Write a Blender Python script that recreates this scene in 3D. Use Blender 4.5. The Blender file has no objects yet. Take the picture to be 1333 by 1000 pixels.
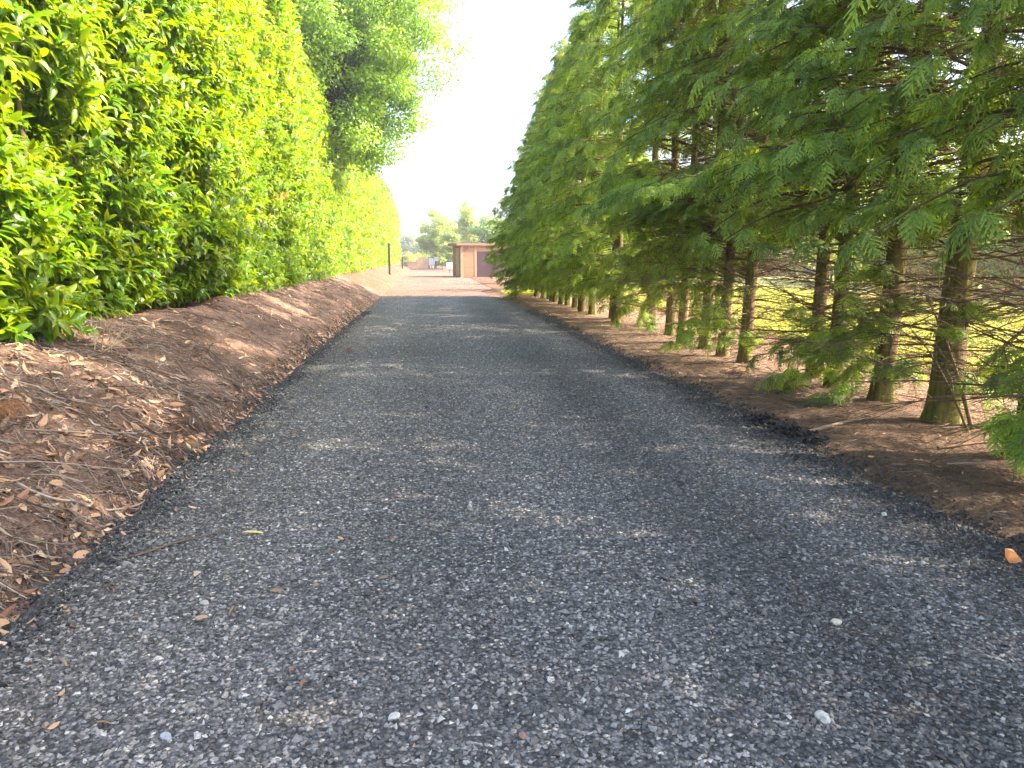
import bpy, math
import numpy as np
R = math.radians
HAZE = True
C = bpy.context.scene.collection
rng = np.random.default_rng(7)

# ------------------------------------------------------------------ numpy helpers
def nrm(v):
    return v / np.maximum(np.linalg.norm(v, axis=-1, keepdims=True), 1e-9)

def hash01(i, seed):
    h = (i[..., 0] * 374761393 + i[..., 1] * 668265263 + (i[..., 2] * 2147483647 if i.shape[-1] > 2 else 0) + seed * 1274126177) & 0xFFFFFFFF
    h = ((h ^ (h >> 13)) * 1274126177) & 0xFFFFFFFF
    h = h ^ (h >> 16)
    return (h & 0xFFFFFF) / float(0xFFFFFF)

def vnoise(x, y, seed=0):
    p = np.stack(np.broadcast_arrays(np.asarray(x, float), np.asarray(y, float)), -1)
    i = np.floor(p).astype(np.int64); f = p - i; f = f * f * (3 - 2 * f)
    o = np.array
    a = hash01(i, seed); b = hash01(i + o([1, 0]), seed); c = hash01(i + o([0, 1]), seed); d = hash01(i + o([1, 1]), seed)
    return (a * (1 - f[..., 0]) + b * f[..., 0]) * (1 - f[..., 1]) + (c * (1 - f[..., 0]) + d * f[..., 0]) * f[..., 1]

def fbm(x, y, seed=0, oct=3):
    s = 0; a = .5; t = 0
    for k in range(oct):
        s = s + a * vnoise(np.asarray(x) * 2 ** k, np.asarray(y) * 2 ** k, seed + k * 17); t += a; a *= .5
    return s / t

class Acc:
    def __init__(s): s.V = []; s.C = []; s.F = {3: [], 4: []}; s.n = 0
    def add(s, V, F, col):
        V = np.asarray(V, float).reshape(-1, 3)
        col = np.broadcast_to(np.asarray(col, float), (len(V), 3))
        for f in (F if isinstance(F, list) else [F]):
            f = np.asarray(f, np.int64)
            if len(f): s.F[f.shape[1]].append(f + s.n)
        s.V.append(V); s.C.append(col); s.n += len(V)
    def inst(s, tV, tF, V, col):
        """V: (m, k, 3) transformed copies of a template with k verts."""
        m, k = V.shape[:2]
        off = (np.arange(m) * k)[:, None, None]
        Fs = []
        for f in (tF if isinstance(tF, list) else [tF]):
            f = np.asarray(f, np.int64)
            if len(f): Fs.append((f[None] + off).reshape(-1, f.shape[1]))
        s.add(V.reshape(-1, 3), Fs, np.asarray(col).reshape(-1, 3))
    def mesh(s, name, mat, smooth=False):
        me = bpy.data.meshes.new(name)
        if s.n == 0: return me
        V = np.concatenate(s.V); col = np.concatenate(s.C)
        t = np.concatenate(s.F[3]) if s.F[3] else np.zeros((0, 3), np.int64)
        q = np.concatenate(s.F[4]) if s.F[4] else np.zeros((0, 4), np.int64)
        loops = np.concatenate([t.ravel(), q.ravel()]).astype(np.int32)
        start = np.concatenate([np.arange(len(t)) * 3, len(t) * 3 + np.arange(len(q)) * 4]).astype(np.int32)
        me.vertices.add(len(V)); me.vertices.foreach_set('co', V.astype(np.float32).ravel())
        me.loops.add(len(loops)); me.loops.foreach_set('vertex_index', loops)
        me.polygons.add(len(start)); me.polygons.foreach_set('loop_start', start)
        me.update(calc_edges=True)
        a = me.color_attributes.new('Col', 'FLOAT_COLOR', 'POINT')
        a.data.foreach_set('color', np.concatenate([col, np.ones((len(col), 1))], 1).astype(np.float32).ravel())
        me.polygons.foreach_set('use_smooth', np.full(len(start), bool(smooth)))
        me.materials.append(mat)
        return me

def link(name, me, parent=None, label=None, cat=None, group=None, kind=None, loc=None):
    o = bpy.data.objects.new(name, me); C.objects.link(o)
    if parent: o.parent = parent
    if label: o['label'] = label
    if cat: o['category'] = cat
    if group: o['group'] = group
    if kind: o['kind'] = kind
    if loc is not None: o.location = loc
    return o

def empty(name, loc, label, cat, group=None, rz=0.0):
    o = link(name, None, None, label, cat, group, loc=loc); o.rotation_euler.z = rz
    return o

def copy_tree(o, parent=None):
    c = o.copy(); C.objects.link(c); c.parent = parent
    for ch in list(o.children): copy_tree(ch, c)
    return c

def tubes(acc, P, Rd, sides, col):
    """P (m,n,3) polylines, Rd (m,n) radii."""
    P = np.asarray(P, float); Rd = np.asarray(Rd, float)
    m, n = P.shape[:2]
    T = np.empty_like(P); T[:, 1:-1] = P[:, 2:] - P[:, :-2]; T[:, 0] = P[:, 1] - P[:, 0]; T[:, -1] = P[:, -1] - P[:, -2]
    T = nrm(T)
    up = np.where(np.abs(T[..., 2:3]) > .9, np.array([1., 0, 0]), np.array([0, 0, 1.]))
    A = nrm(np.cross(T, up)); B = np.cross(T, A)
    th = np.arange(sides) * 2 * np.pi / sides
    V = P[:, :, None] + Rd[:, :, None, None] * (A[:, :, None] * np.cos(th)[None, None, :, None] + B[:, :, None] * np.sin(th)[None, None, :, None])
    i, j = np.meshgrid(np.arange(n - 1), np.arange(sides), indexing='ij'); i = i.ravel(); j = j.ravel(); j2 = (j + 1) % sides
    F = np.stack([i * sides + j, i * sides + j2, (i + 1) * sides + j2, (i + 1) * sides + j], 1)
    cc = np.broadcast_to(np.asarray(col, float)[..., None, :] if np.ndim(col) > 1 else np.asarray(col, float), (m, n * sides, 3))
    acc.inst(None, F, V.reshape(m, n * sides, 3), cc)

def box(acc, x0, x1, y0, y1, z0, z1, col=(1, 1, 1)):
    V = [(x, y, z) for z in (z0, z1) for y in (y0, y1) for x in (x0, x1)]
    F = [(0, 2, 3, 1), (4, 5, 7, 6), (0, 1, 5, 4), (2, 6, 7, 3), (0, 4, 6, 2), (1, 3, 7, 5)]
    acc.add(V, np.array(F), col)

# leaf templates: columns t (along), w (across), h (out of plane)
def leaf_tpl(fine):
    if fine:
        T = [0, .22, .5, .78, 1]; W = [.5 * v for v in (.72, 1, .66)]
        V = [(t, 0, -.30 * t * t) for t in T]
        for sgn in (1, -1):
            V += [(t, sgn * w, .10 - .30 * t * t) for t, w in zip(T[1:4], W)]
        F3 = []; F4 = []
        for b, fl in ((5, 0), (8, 1)):
            tri = [(0, 1, b), (3, 4, b + 2)]; quad = [(1, 2, b + 1, b), (2, 3, b + 2, b + 1)]
            if fl: tri = [t[::-1] for t in tri]; quad = [q[::-1] for q in quad]
            F3 += tri; F4 += quad
        return np.array(V, float), [np.array(F3), np.array(F4)]
    V = np.array([(0, 0, 0), (.5, .5, .05), (1, 0, -.28), (.5, -.5, .05), (.5, 0, -.06)], float)
    return V, [np.array([(0, 4, 1), (4, 2, 1), (0, 3, 4), (4, 3, 2)])]
LF, LC = leaf_tpl(True), leaf_tpl(False)
LQ = (np.array([(0, 0, 0), (.5, .5, .04), (1, 0, -.15), (.5, -.5, .04)], float), [np.array([(0, 3, 2, 1)])])

def scatter(acc, tpl, O, D, N, L, W, col, curl=1.0, shade=None):
    tV, tF = tpl
    D = nrm(D); S = nrm(np.cross(D, N)); N2 = np.cross(S, D)
    L = np.asarray(L)[:, None, None]; W = np.asarray(W)[:, None, None]
    cu = np.asarray(curl); cu = cu[:, None, None] if cu.ndim else cu
    V = O[:, None] + D[:, None] * L * tV[None, :, 0:1] + S[:, None] * W * tV[None, :, 1:2] + N2[:, None] * L * cu * tV[None, :, 2:3]
    cc = np.broadcast_to(col[:, None, :], V.shape)
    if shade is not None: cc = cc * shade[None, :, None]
    acc.inst(tV, tF, V, cc)

def frond_tpl(seed, nb, lobes):
    """flat cypress spray: an axis with side branchlets, each with scale-leaf lobes"""
    r = np.random.default_rng(seed); V = []; F = []; Q = []; sh = []
    def strip(p0, p1, w0, w1, s0, s1):
        d = np.array(p1) - np.array(p0); d /= np.linalg.norm(d); n = np.array([-d[1], d[0]]); b = len(V)
        for p, w, s in ((p0, w0, s0), (p1, w1, s1)):
            for k in (1, -1):
                q = np.array(p) + k * n * w; V.append((q[0], q[1], -.24 * q[0] ** 2 - .6 * q[1] ** 2)); sh.append(s)
        Q.append((b, b + 1, b + 3, b + 2))
    ax = [(t, .03 * math.sin(t * 4 + seed)) for t in np.linspace(0, 1, 5)]
    for a, b in zip(ax[:-1], ax[1:]): strip(a, b, .013, .010, .8, .9)
    for k in range(nb):
        t = .06 + .9 * (k + .5) / nb
        y0 = .03 * math.sin(t * 4 + seed)
        for sg in (1, -1):
            tt = t + r.uniform(-.02, .02)
            ln = (.40 * (1 - tt) ** .75 + .07) * min(1, .35 + tt * 3) * r.uniform(.8, 1.15)
            an = R(r.uniform(34, 50)); d = np.array([math.cos(an), sg * math.sin(an)]); n = np.array([-d[1], d[0]])
            p0 = np.array([tt, y0]); p1 = p0 + d * ln
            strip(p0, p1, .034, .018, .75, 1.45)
            for m in range(lobes):
                u = .22 + .72 * m / max(1, lobes - 1)
                for s2 in (1, -1):
                    pl = ln * .34 * (1.1 - .55 * u) * r.uniform(.75, 1.2); q = p0 + d * ln * u
                    e = q + (d * .8 + n * s2 * .62) * pl; w = d * (.046 if lobes > 1 else .06)
                    b = len(V)
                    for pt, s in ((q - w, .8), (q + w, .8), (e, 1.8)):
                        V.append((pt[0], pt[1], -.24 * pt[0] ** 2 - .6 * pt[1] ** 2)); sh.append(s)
                    F.append((b, b + 1, b + 2))
    return (np.array(V), [np.array(F), np.array(Q)]), np.array(sh)
FR_NEAR = [frond_tpl(s, 5, 2) for s in range(4)]
FR_FAR = [frond_tpl(s + 9, 4, 1) for s in range(3)]

# ------------------------------------------------------------------ materials
def mat(name):
    m = bpy.data.materials.new(name); m.use_nodes = True
    nt = m.node_tree; b = nt.nodes['Principled BSDF']
    return m, nt, b
def node(nt, t, **k):
    n = nt.nodes.new(t)
    for a, v in k.items():
        if a in n.inputs: n.inputs[a].default_value = v
        else: setattr(n, a, v)
    return n
def attr(nt): return node(nt, 'ShaderNodeAttribute', attribute_name='Col').outputs['Color']
def mixc(nt, a, b, fac, blend='MIX'):
    n = nt.nodes.new('ShaderNodeMix'); n.data_type = 'RGBA'; n.blend_type = blend
    for s, v in ((0, fac), (6, a), (7, b)):
        if hasattr(v, 'is_linked'): nt.links.new(v, n.inputs[s])
        else: n.inputs[s].default_value = v if s == 0 else (*v, 1)
    return n.outputs[2]
def noise(nt, scale, detail=4, rough=.6, co='Object', stretch=None):
    tc = nt.nodes.new('ShaderNodeTexCoord'); v = tc.outputs[co]
    if stretch:
        mp = nt.nodes.new('ShaderNodeMapping'); mp.inputs['Scale'].default_value = stretch
        nt.links.new(v, mp.inputs[0]); v = mp.outputs[0]
    n = node(nt, 'ShaderNodeTexNoise', Scale=scale, Detail=detail, Roughness=rough); nt.links.new(v, n.inputs['Vector'])
    return n.outputs['Fac']
def ramp(nt, f, stops):
    n = nt.nodes.new('ShaderNodeValToRGB'); e = n.color_ramp.elements
    while len(e) < len(stops): e.new(.5)
    for el, (p, c) in zip(e, stops): el.position = p; el.color = (*c, 1) if len(c) == 3 else c
    nt.links.new(f, n.inputs[0]); return n.outputs[0]
def bump(nt, b, h, dist, strength=1.0):
    n = node(nt, 'ShaderNodeBump', Strength=strength, Distance=dist); nt.links.new(h, n.inputs['Height'])
    nt.links.new(n.outputs[0], b.inputs['Normal'])

def leaf_mat(name, rough, spec, trans, tint):
    m, nt, b = mat(name); c = attr(nt)
    nt.links.new(c, b.inputs['Base Color']); b.inputs['Roughness'].default_value = rough
    b.inputs['Specular IOR Level'].default_value = spec
    t = nt.nodes.new('ShaderNodeBsdfTranslucent')
    nt.links.new(mixc(nt, c, tuple(v * trans for v in tint), 1.0, 'MULTIPLY'), t.inputs[0])
    a = nt.nodes.new('ShaderNodeAddShader'); nt.links.new(b.outputs[0], a.inputs[0]); nt.links.new(t.outputs[0], a.inputs[1])
    nt.links.new(a.outputs[0], nt.nodes['Material Output'].inputs[0]); return m
def plain(name, rough=.8, spec=.3, var=0.0, scale=30, bmp=0.0, stretch=None):
    m, nt, b = mat(name); c = attr(nt)
    if var:
        f = noise(nt, scale, stretch=stretch)
        c = mixc(nt, c, ramp(nt, f, [(.3, (1 - var,) * 3), (.7, (1 + var,) * 3)]), 1.0, 'MULTIPLY')
        if bmp: bump(nt, b, f, bmp)
    nt.links.new(c, b.inputs['Base Color']); b.inputs['Roughness'].default_value = rough; b.inputs['Specular IOR Level'].default_value = spec
    return m
M_LAUREL = leaf_mat('laurel_leaf', .36, .32, 1.55, (1.22, 1.0, .25))
M_TREE = leaf_mat('tree_leaf', .45, .35, 1.7, (1.2, 1.0, .35))
M_CYP = leaf_mat('cypress_foliage', .6, .25, 1.0, (1.15, 1.0, .4))
M_GRASS = leaf_mat('grass_blade', .6, .2, 1.2, (1.1, 1.0, .4))
M_DRY = leaf_mat('dry_leaf', .65, .2, .4, (1.2, 1.0, .8))
M_TWIG = plain('twig', .85, .15)
M_WOOD = plain('wood', .75, .2, .25, 14, .002, (1, 1, 9))
M_PAINT = plain('painted', .5, .35, .06, 9)
M_METAL = plain('metal', .35, .5)
M_STONE = plain('stone', .85, .25, .25, 60, .002)

def bark_mat():
    m, nt, b = mat('conifer_bark'); c = attr(nt)
    f = noise(nt, 30, 6, .7, stretch=(1, 1, .13)); g = noise(nt, 3.2, 4, .6, stretch=(1, 1, .5))
    col = mixc(nt, (.065, .042, .028), (.37, .255, .165), ramp(nt, f, [(.32, (0, 0, 0)), (.66, (1, 1, 1))]))
    fib = mixc(nt, col, (.35, .19, .10), ramp(nt, noise(nt, 9, 3, .5, stretch=(1, 1, .1)), [(.58, (0, 0, 0)), (.7, (.5, .5, .5))]))
    moss = mixc(nt, (.060, .072, .016), (.23, .22, .05), ramp(nt, f, [(.32, (0, 0, 0)), (.66, (1, 1, 1))]))
    sep = nt.nodes.new('ShaderNodeSeparateColor'); nt.links.new(c, sep.inputs[0])
    ad = node(nt, 'ShaderNodeMath', operation='ADD'); nt.links.new(sep.outputs[0], ad.inputs[0]); nt.links.new(g, ad.inputs[1])
    k = ramp(nt, ad.outputs[0], [(.72, (0, 0, 0)), (.98, (.85, .85, .85))])
    nt.links.new(mixc(nt, fib, moss, k), b.inputs['Base Color']); b.inputs['Roughness'].default_value = .95; b.inputs['Specular IOR Level'].default_value = .1
    bump(nt, b, f, .02, .9); return m
M_BARK = bark_mat()

def soil_mat():
    m, nt, b = mat('soil'); c = attr(nt)
    f = noise(nt, 9, 8, .7); g = noise(nt, 55, 6, .7); h = noise(nt, 1.3, 4, .6)
    c2 = mixc(nt, c, ramp(nt, f, [(.28, (.50, .45, .42)), (.5, (1, 1, 1)), (.72, (1.55, 1.45, 1.35))]), 1.0, 'MULTIPLY')
    c3 = mixc(nt, c2, ramp(nt, g, [(.3, (.45, .42, .40)), (.55, (1.05, 1.0, 1.0)), (.7, (1.9, 1.8, 1.7))]), 1.0, 'MULTIPLY')
    c4 = mixc(nt, c3, ramp(nt, h, [(.35, (.8, .8, .8)), (.65, (1.2, 1.12, 1.05))]), 1.0, 'MULTIPLY')
    nt.links.new(c4, b.inputs['Base Color']); b.inputs['Roughness'].default_value = .95; b.inputs['Specular IOR Level'].default_value = .1
    ad = node(nt, 'ShaderNodeMath', operation='ADD'); nt.links.new(f, ad.inputs[0]); nt.links.new(g, ad.inputs[1])
    bump(nt, b, ad.outputs[0], .03, 1.0); return m
M_SOIL = soil_mat()

def road_mat():
    m, nt, b = mat('loose_tarmac'); c = attr(nt)
    tc = nt.nodes.new('ShaderNodeTexCoord')
    def vor(s):
        v = node(nt, 'ShaderNodeTexVoronoi', Scale=s); nt.links.new(tc.outputs['Object'], v.inputs['Vector']); return v
    v1 = vor(58); v2 = vor(27)
    sp = nt.nodes.new('ShaderNodeSeparateColor'); nt.links.new(v1.outputs['Color'], sp.inputs[0])
    g = ramp(nt, sp.outputs[0], [(0, (.40, .42, .46)), (.55, (.95, .98, 1.05)), (.82, (1.7, 1.75, 1.85)), (.93, (2.6, 2.6, 2.6)), (.985, (5.5, 5.2, 4.6))])
    c1 = mixc(nt, c, g, 1.0, 'MULTIPLY')
    c2 = mixc(nt, c1, ramp(nt, v1.outputs['Distance'], [(0, (1.15, 1.15, 1.15)), (.75, (.35, .35, .35))]), 1.0, 'MULTIPLY')
    c3 = mixc(nt, c2, ramp(nt, noise(nt, .7, 5, .65), [(.3, (.78, .78, .79)), (.7, (1.22, 1.2, 1.17))]), 1.0, 'MULTIPLY')
    nt.links.new(c3, b.inputs['Base Color']); b.inputs['Roughness'].default_value = .72; b.inputs['Specular IOR Level'].default_value = .35
    inv = node(nt, 'ShaderNodeMath', operation='MULTIPLY'); inv.inputs[1].default_value = -1
    nt.links.new(v1.outputs['Distance'], inv.inputs[0])
    ad = node(nt, 'ShaderNodeMath', operation='ADD'); nt.links.new(inv.outputs[0], ad.inputs[0]); nt.links.new(sp.outputs[1], ad.inputs[1])
    bump(nt, b, ad.outputs[0], .012, .9); return m
M_ROAD = road_mat()

def gravel_mat():
    m, nt, b = mat('gravel_stone'); c = attr(nt)
    f = noise(nt, 260, 3, .6)
    nt.links.new(mixc(nt, c, ramp(nt, f, [(.3, (.75, .75, .75)), (.7, (1.25, 1.25, 1.25))]), 1.0, 'MULTIPLY'), b.inputs['Base Color'])
    b.inputs['Roughness'].default_value = .6; b.inputs['Specular IOR Level'].default_value = .4; return m
M_GRAVEL = gravel_mat()

# ------------------------------------------------------------------ ground shapes
def edge_l(y): return -1.82 + .22 * (fbm(y * .9, 3.1, 5) - .5) + .10 * (vnoise(y * 4, 1.2, 8) - .5)
def edge_r(y): return 3.03 + .16 * (fbm(y * .8, 9.1, 15) - .5) + .10 * (vnoise(y * 4, 5.2, 18) - .5) - np.clip((y - 22) * .06, 0, .5)
def zg(x, y):
    x = np.asarray(x, float); y = np.asarray(y, float)
    crest = .76 + .10 * (vnoise(y * .35, .5, 31) - .5)
    fade = np.clip((130 - y) / 60, .25, 1)
    t = np.clip((-1.72 - x) / 1.75, 0, 1)
    t = t + .10 * np.sin(t * np.pi) * (vnoise(y * .8, x * .6, 33) - .4)
    z = crest * fade * (t * (1.25 - .25 * t)) / 1.0
    out = np.clip((-1.6 - x) * 3, 0, 1)
    z = z + out * (.20 * (fbm(x * 1.5, y * 1.5, 41) - .5) + .085 * (fbm(x * 6, y * 6, 43) - .5))
    rt = np.clip((x - 2.9) * 3, 0, 1)
    z = z + rt * (.05 * (fbm(x * 1.5, y * 1.5, 51) - .35) + .03 * (fbm(x * 7, y * 7, 53) - .5) + .03)
    road = np.clip((x + 1.95) * 8, 0, 1) * np.clip((3.15 - x) * 8, 0, 1)
    return z - .035 * road

def grid(xs, ys, zf, cf):
    X, Y = np.meshgrid(xs, ys); V = np.stack([X, Y, zf(X, Y)], -1).reshape(-1, 3)
    nx, ny = len(xs), len(ys); i, j = np.meshgrid(np.arange(ny - 1), np.arange(nx - 1), indexing='ij'); a = (i * nx + j).ravel()
    F = np.stack([a, a + 1, a + 1 + nx, a + nx], 1)
    acc = Acc(); acc.add(V, F, cf(X, Y).reshape(-1, 3)); return acc
def lerp(a, b, t): return np.asarray(a)[None] * (1 - t[..., None]) + np.asarray(b)[None] * t[..., None]

def soil_col(x, y):
    n = fbm(x * .9, y * .9, 61); n2 = fbm(x * 2.5, y * 2.5, 63)
    bank = lerp((.235, .172, .135), (.33, .228, .168), np.clip((n - .35) * 3, 0, 1))
    bank = bank * (.75 + .5 * n2)[..., None]
    hu = np.clip((.47 - fbm(x * 1.5, y * 1.1, 65)) * 7, 0, 1)[..., None]; bank = bank * (1 - .5 * hu)
    verge = lerp((.17, .125, .09), (.24, .175, .12), np.clip((n - .35) * 3, 0, 1))
    litter = lerp((.22, .15, .105), (.31, .22, .16), n2)
    c = np.where((x > 0)[..., None], verge, bank)
    t = np.clip((x - 4.4) * 1.2, 0, 1)[..., None]; c = c * (1 - t) + litter * t
    far = np.clip((y - 29) / 3, 0, 1)[..., None]; c = c * (1 - far) + np.array([.17, .11, .075]) * far
    return c
xs = np.concatenate([[-120, -60, -30, -15, -9, -7], np.arange(-5.5, 7.5, .09), [8, 9, 11, 14, 20, 30, 60, 120]])
ys = np.concatenate([[-40, -15, -6, -3], np.arange(-1, 14, .11), np.arange(14, 40, .3), np.arange(40, 110, 2.0), [120, 140, 180, 260, 330]])
link('ground', grid(xs, ys, zg, soil_col).mesh('ground', M_SOIL, True), kind='structure')

# driveway: loose tarmac planings between ragged edges
def strip_grid(ys, el, er, nx, zf, cf):
    u = np.linspace(0, 1, nx); L = el(ys)[:, None]; Rr = er(ys)[:, None]
    X = L + (Rr - L) * u; Y = np.broadcast_to(ys[:, None], X.shape)
    V = np.stack([X, Y, zf(X, Y, u)], -1).reshape(-1, 3); ny = len(ys)
    i, j = np.meshgrid(np.arange(ny - 1), np.arange(nx - 1), indexing='ij'); a = (i * nx + j).ravel()
    acc = Acc(); acc.add(V, np.stack([a, a + 1, a + 1 + nx, a + nx], 1), cf(X, Y).reshape(-1, 3)); return acc
def road_z(X, Y, u=None):
    w = np.minimum(X - edge_l(Y), edge_r(Y) - X)
    return .012 + .02 * np.clip(w / .5, 0, 1) * np.sin(np.clip((X + 1.8) / 4.8, 0, 1) * np.pi) + .010 * (fbm(X * 2.2, Y * 2.2, 71) - .5) + .012 * (fbm(X * 9, Y * 9, 73) - .5) - .06 * np.clip(.06 - w, 0, .06) / .06
def road_col(X, Y):
    n = fbm(X * .55, Y * .35, 81)
    lane = np.exp(-((X - 1.65) / .33) ** 2) * .26 - np.exp(-((X - 2.2) / .25) ** 2) * .12 + np.exp(-((X - 2.85) / .3) ** 2) * .45 - np.exp(-((X + .75) / .38) ** 2) * .22 - np.exp(-((X - .75) / .4) ** 2) * .20
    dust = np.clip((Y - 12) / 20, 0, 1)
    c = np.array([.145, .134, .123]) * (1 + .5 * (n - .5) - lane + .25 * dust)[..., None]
    d = np.clip(1 - (X + 1.85) / .7, 0, 1)[..., None] * .35
    return c * (1 - d) + np.array([.11, .075, .055]) * d
yr = np.concatenate([np.arange(-6, 0, .3), np.arange(0, 9, .06), np.arange(9, 29.2, .2)])
def far_ragged(): pass
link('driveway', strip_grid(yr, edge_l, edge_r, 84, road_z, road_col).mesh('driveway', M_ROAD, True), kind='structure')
# gravel yard beyond
def yard_col(X, Y):
    n = fbm(X * .5, Y * .3, 91)
    return lerp((.17, .118, .097), (.25, .18, .148), n)
yd = np.concatenate([np.arange(28.6, 60, .5), np.arange(60, 100, 2.)])
M_YARD = soil_mat(); M_YARD.name = 'yard_gravel'
link('gravel_yard', strip_grid(yd, lambda y: -2.0 + .5 * (fbm(y * .5, 2.2, 99) - .5), lambda y: 2.4 + np.clip((y - 34) * .35, 0, 12), 30, lambda X, Y, u: .004 + .004 * np.clip((Y - 29.2) * 4, -1, 0) + .008 * fbm(X * 2, Y * 2, 93) - .02 * np.clip(-(Y - 29.0) * 3, 0, 1), yard_col).mesh('gravel_yard', M_YARD, True), kind='structure')
# sandy track past the yard
link('track', strip_grid(np.arange(100, 260, 4.), lambda y: np.full_like(y, -2.2), lambda y: np.full_like(y, -.3), 8, lambda X, Y, u: .02 + 0 * X, lambda X, Y: np.broadcast_to(np.array([.28, .23, .15]), X.shape + (3,))).mesh('track', M_YARD, True), kind='structure')
# field on the right
fx = np.concatenate([np.arange(6.6, 14, .3), [16, 20, 30, 50, 110]])
M_FIELD = plain('field_turf', .95, .1, .3, 2.5)
link('grass_field', grid(fx, np.concatenate([np.arange(-14, 46, .6), [50, 56]]), lambda X, Y: .045 + .05 * fbm(X * .8, Y * .8, 95), lambda X, Y: lerp((.17, .18, .05), (.27, .26, .085), fbm(X * .9, Y * .9, 97))).mesh('grass_field', M_FIELD, True), kind='structure')

# ------------------------------------------------------------------ loose gravel (nobody could count it)
OCT = (np.array([(1, 0, 0), (-1, 0, 0), (0, 1, 0), (0, -1, 0), (0, 0, 1), (0, 0, -1)], float),
       np.array([(0, 2, 4), (2, 1, 4), (1, 3, 4), (3, 0, 4), (2, 0, 5), (1, 2, 5), (3, 1, 5), (0, 3, 5)]))
def rotm(n, tilt):
    a = rng.uniform(0, 2 * np.pi, n); b = rng.normal(0, tilt, n); c = rng.normal(0, tilt, n)
    ca, sa, cb, sb, cc, sc = np.cos(a), np.sin(a), np.cos(b), np.sin(b), np.cos(c), np.sin(c)
    z = np.zeros(n); o = np.ones(n)
    Rz = np.stack([np.stack([ca, -sa, z], -1), np.stack([sa, ca, z], -1), np.stack([z, z, o], -1)], -2)
    Rx = np.stack([np.stack([o, z, z], -1), np.stack([z, cb, -sb], -1), np.stack([z, sb, cb], -1)], -2)
    Ry = np.stack([np.stack([cc, z, sc], -1), np.stack([z, o, z], -1), np.stack([-sc, z, cc], -1)], -2)
    return Rz @ Rx @ Ry
def stones(acc, X, Y, Z, size, col, flat=.55):
    n = len(X); sc = np.stack([size, size * rng.uniform(.6, .95, n), size * flat * rng.uniform(.7, 1.25, n)], -1)
    V = OCT[0][None] * rng.uniform(.65, 1.25, (n, 6, 1)) + rng.normal(0, .16, (n, 6, 3))
    V = np.einsum('nij,nkj->nki', rotm(n, .45), V * sc[:, None])
    V = V + np.stack([X, Y, Z + size * flat * .35], -1)[:, None]
    cc = np.broadcast_to(col[:, None], V.shape); acc.inst(None, OCT[1], V, cc)
def stone_cols(n, bright=1.0):
    u = rng.random(n); g = .05 + .065 * rng.random(n)
    g = np.where(u > .58, .115 + .11 * rng.random(n), g); g = np.where(u > .88, .17 + .13 * rng.random(n), g)
    c = g[:, None] * np.array([1.34, 1.23, 1.12]) * bright
    w = u > .982; c[w] = (.42 + .2 * rng.random(w.sum()))[:, None] * np.array([1, .95, .85])
    w = (u > .972) & (u <= .982); c[w] = np.array([.34, .24, .16]) * rng.uniform(.7, 1.3, (w.sum(), 1))
    return c
acc = Acc()
for y0, y1, dens, lo, hi in ((.6, 3.2, 4200, .006, .0155), (3.2, 5.5, 3000, .007, .0155), (5.5, 9, 1500, .009, .016), (9, 17, 420, .010, .016)):
    n = int((y1 - y0) * 4.9 * dens); Y = rng.uniform(y0, y1, n); el = edge_l(Y); er = edge_r(Y)
    X = el + (er - el) * rng.random(n)
    s = lo + (hi - lo) * rng.random(n) ** 1.6; s = np.where(rng.random(n) > .985, s * 1.7, s)
    c = stone_cols(n); lane = np.exp(-((X - 1.65) / .33) ** 2) * .26 - np.exp(-((X - 2.2) / .25) ** 2) * .12 + np.exp(-((X - 2.85) / .3) ** 2) * .45 - np.exp(-((X + .75) / .38) ** 2) * .22 - np.exp(-((X - .75) / .4) ** 2) * .20
    c = c * (1 - lane)[:, None]
    stones(acc, X, Y, road_z(X, Y) - .002, s, c)
# coarser dark crumbs along both ragged edges
for side in (0, 1):
    n = 15000; Y = 1.5 + 20 * rng.random(n) ** 1.5; e = edge_l(Y) if side == 0 else edge_r(Y)
    off = rng.normal(0, .10, n) + (.06 if side == 0 else -.08); X = e + off
    s = rng.uniform(.007, .018, n); z = np.maximum(np.where((X > edge_l(Y)) & (X < edge_r(Y)), road_z(X, Y), -1), zg(X, Y))
    stones(acc, X, Y, z, s, (rng.uniform(.022, .07, n))[:, None] * np.array([1.05, 1, .96]), .7)
link('gravel', acc.mesh('gravel', M_GRAVEL), kind='stuff', label='loose dark grey tarmac chippings covering the driveway', cat='gravel')

# ------------------------------------------------------------------ laurel hedges
def hedge_x(y, z, seed=0):
    am = np.clip((np.asarray(y) - 3.5) / 4.5, .25, 1)
    return (-3.42 + am * .6 * (fbm(y * .42, z * .42, 101 + seed, 2) - .5) + am * .5 * (vnoise(y * .95, z * 1.1, 103 + seed) - .5) + .3 * (vnoise(y * 2.6, z * 2.6, 105 + seed) - .5)
            - .38 * np.clip(.38 - vnoise(y * 1.25, z * 1.45, 107 + seed), 0, 1) / .38 - np.clip(1.5 - z, 0, 1) * .18 - np.clip(z - 3, 0, 9) * .02)
def laurel_cols(n):
    c = np.array([.048, .105, .004]) * rng.uniform(.75, 1.25, (n, 1))
    k = rng.random(n)[:, None] ** 1.5; c = c * (1 - k * .7) + np.array([.124, .150, .002]) * k * .7
    w = rng.random(n) > .99985; c[w] = (.42, .10, .03)
    return c
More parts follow.
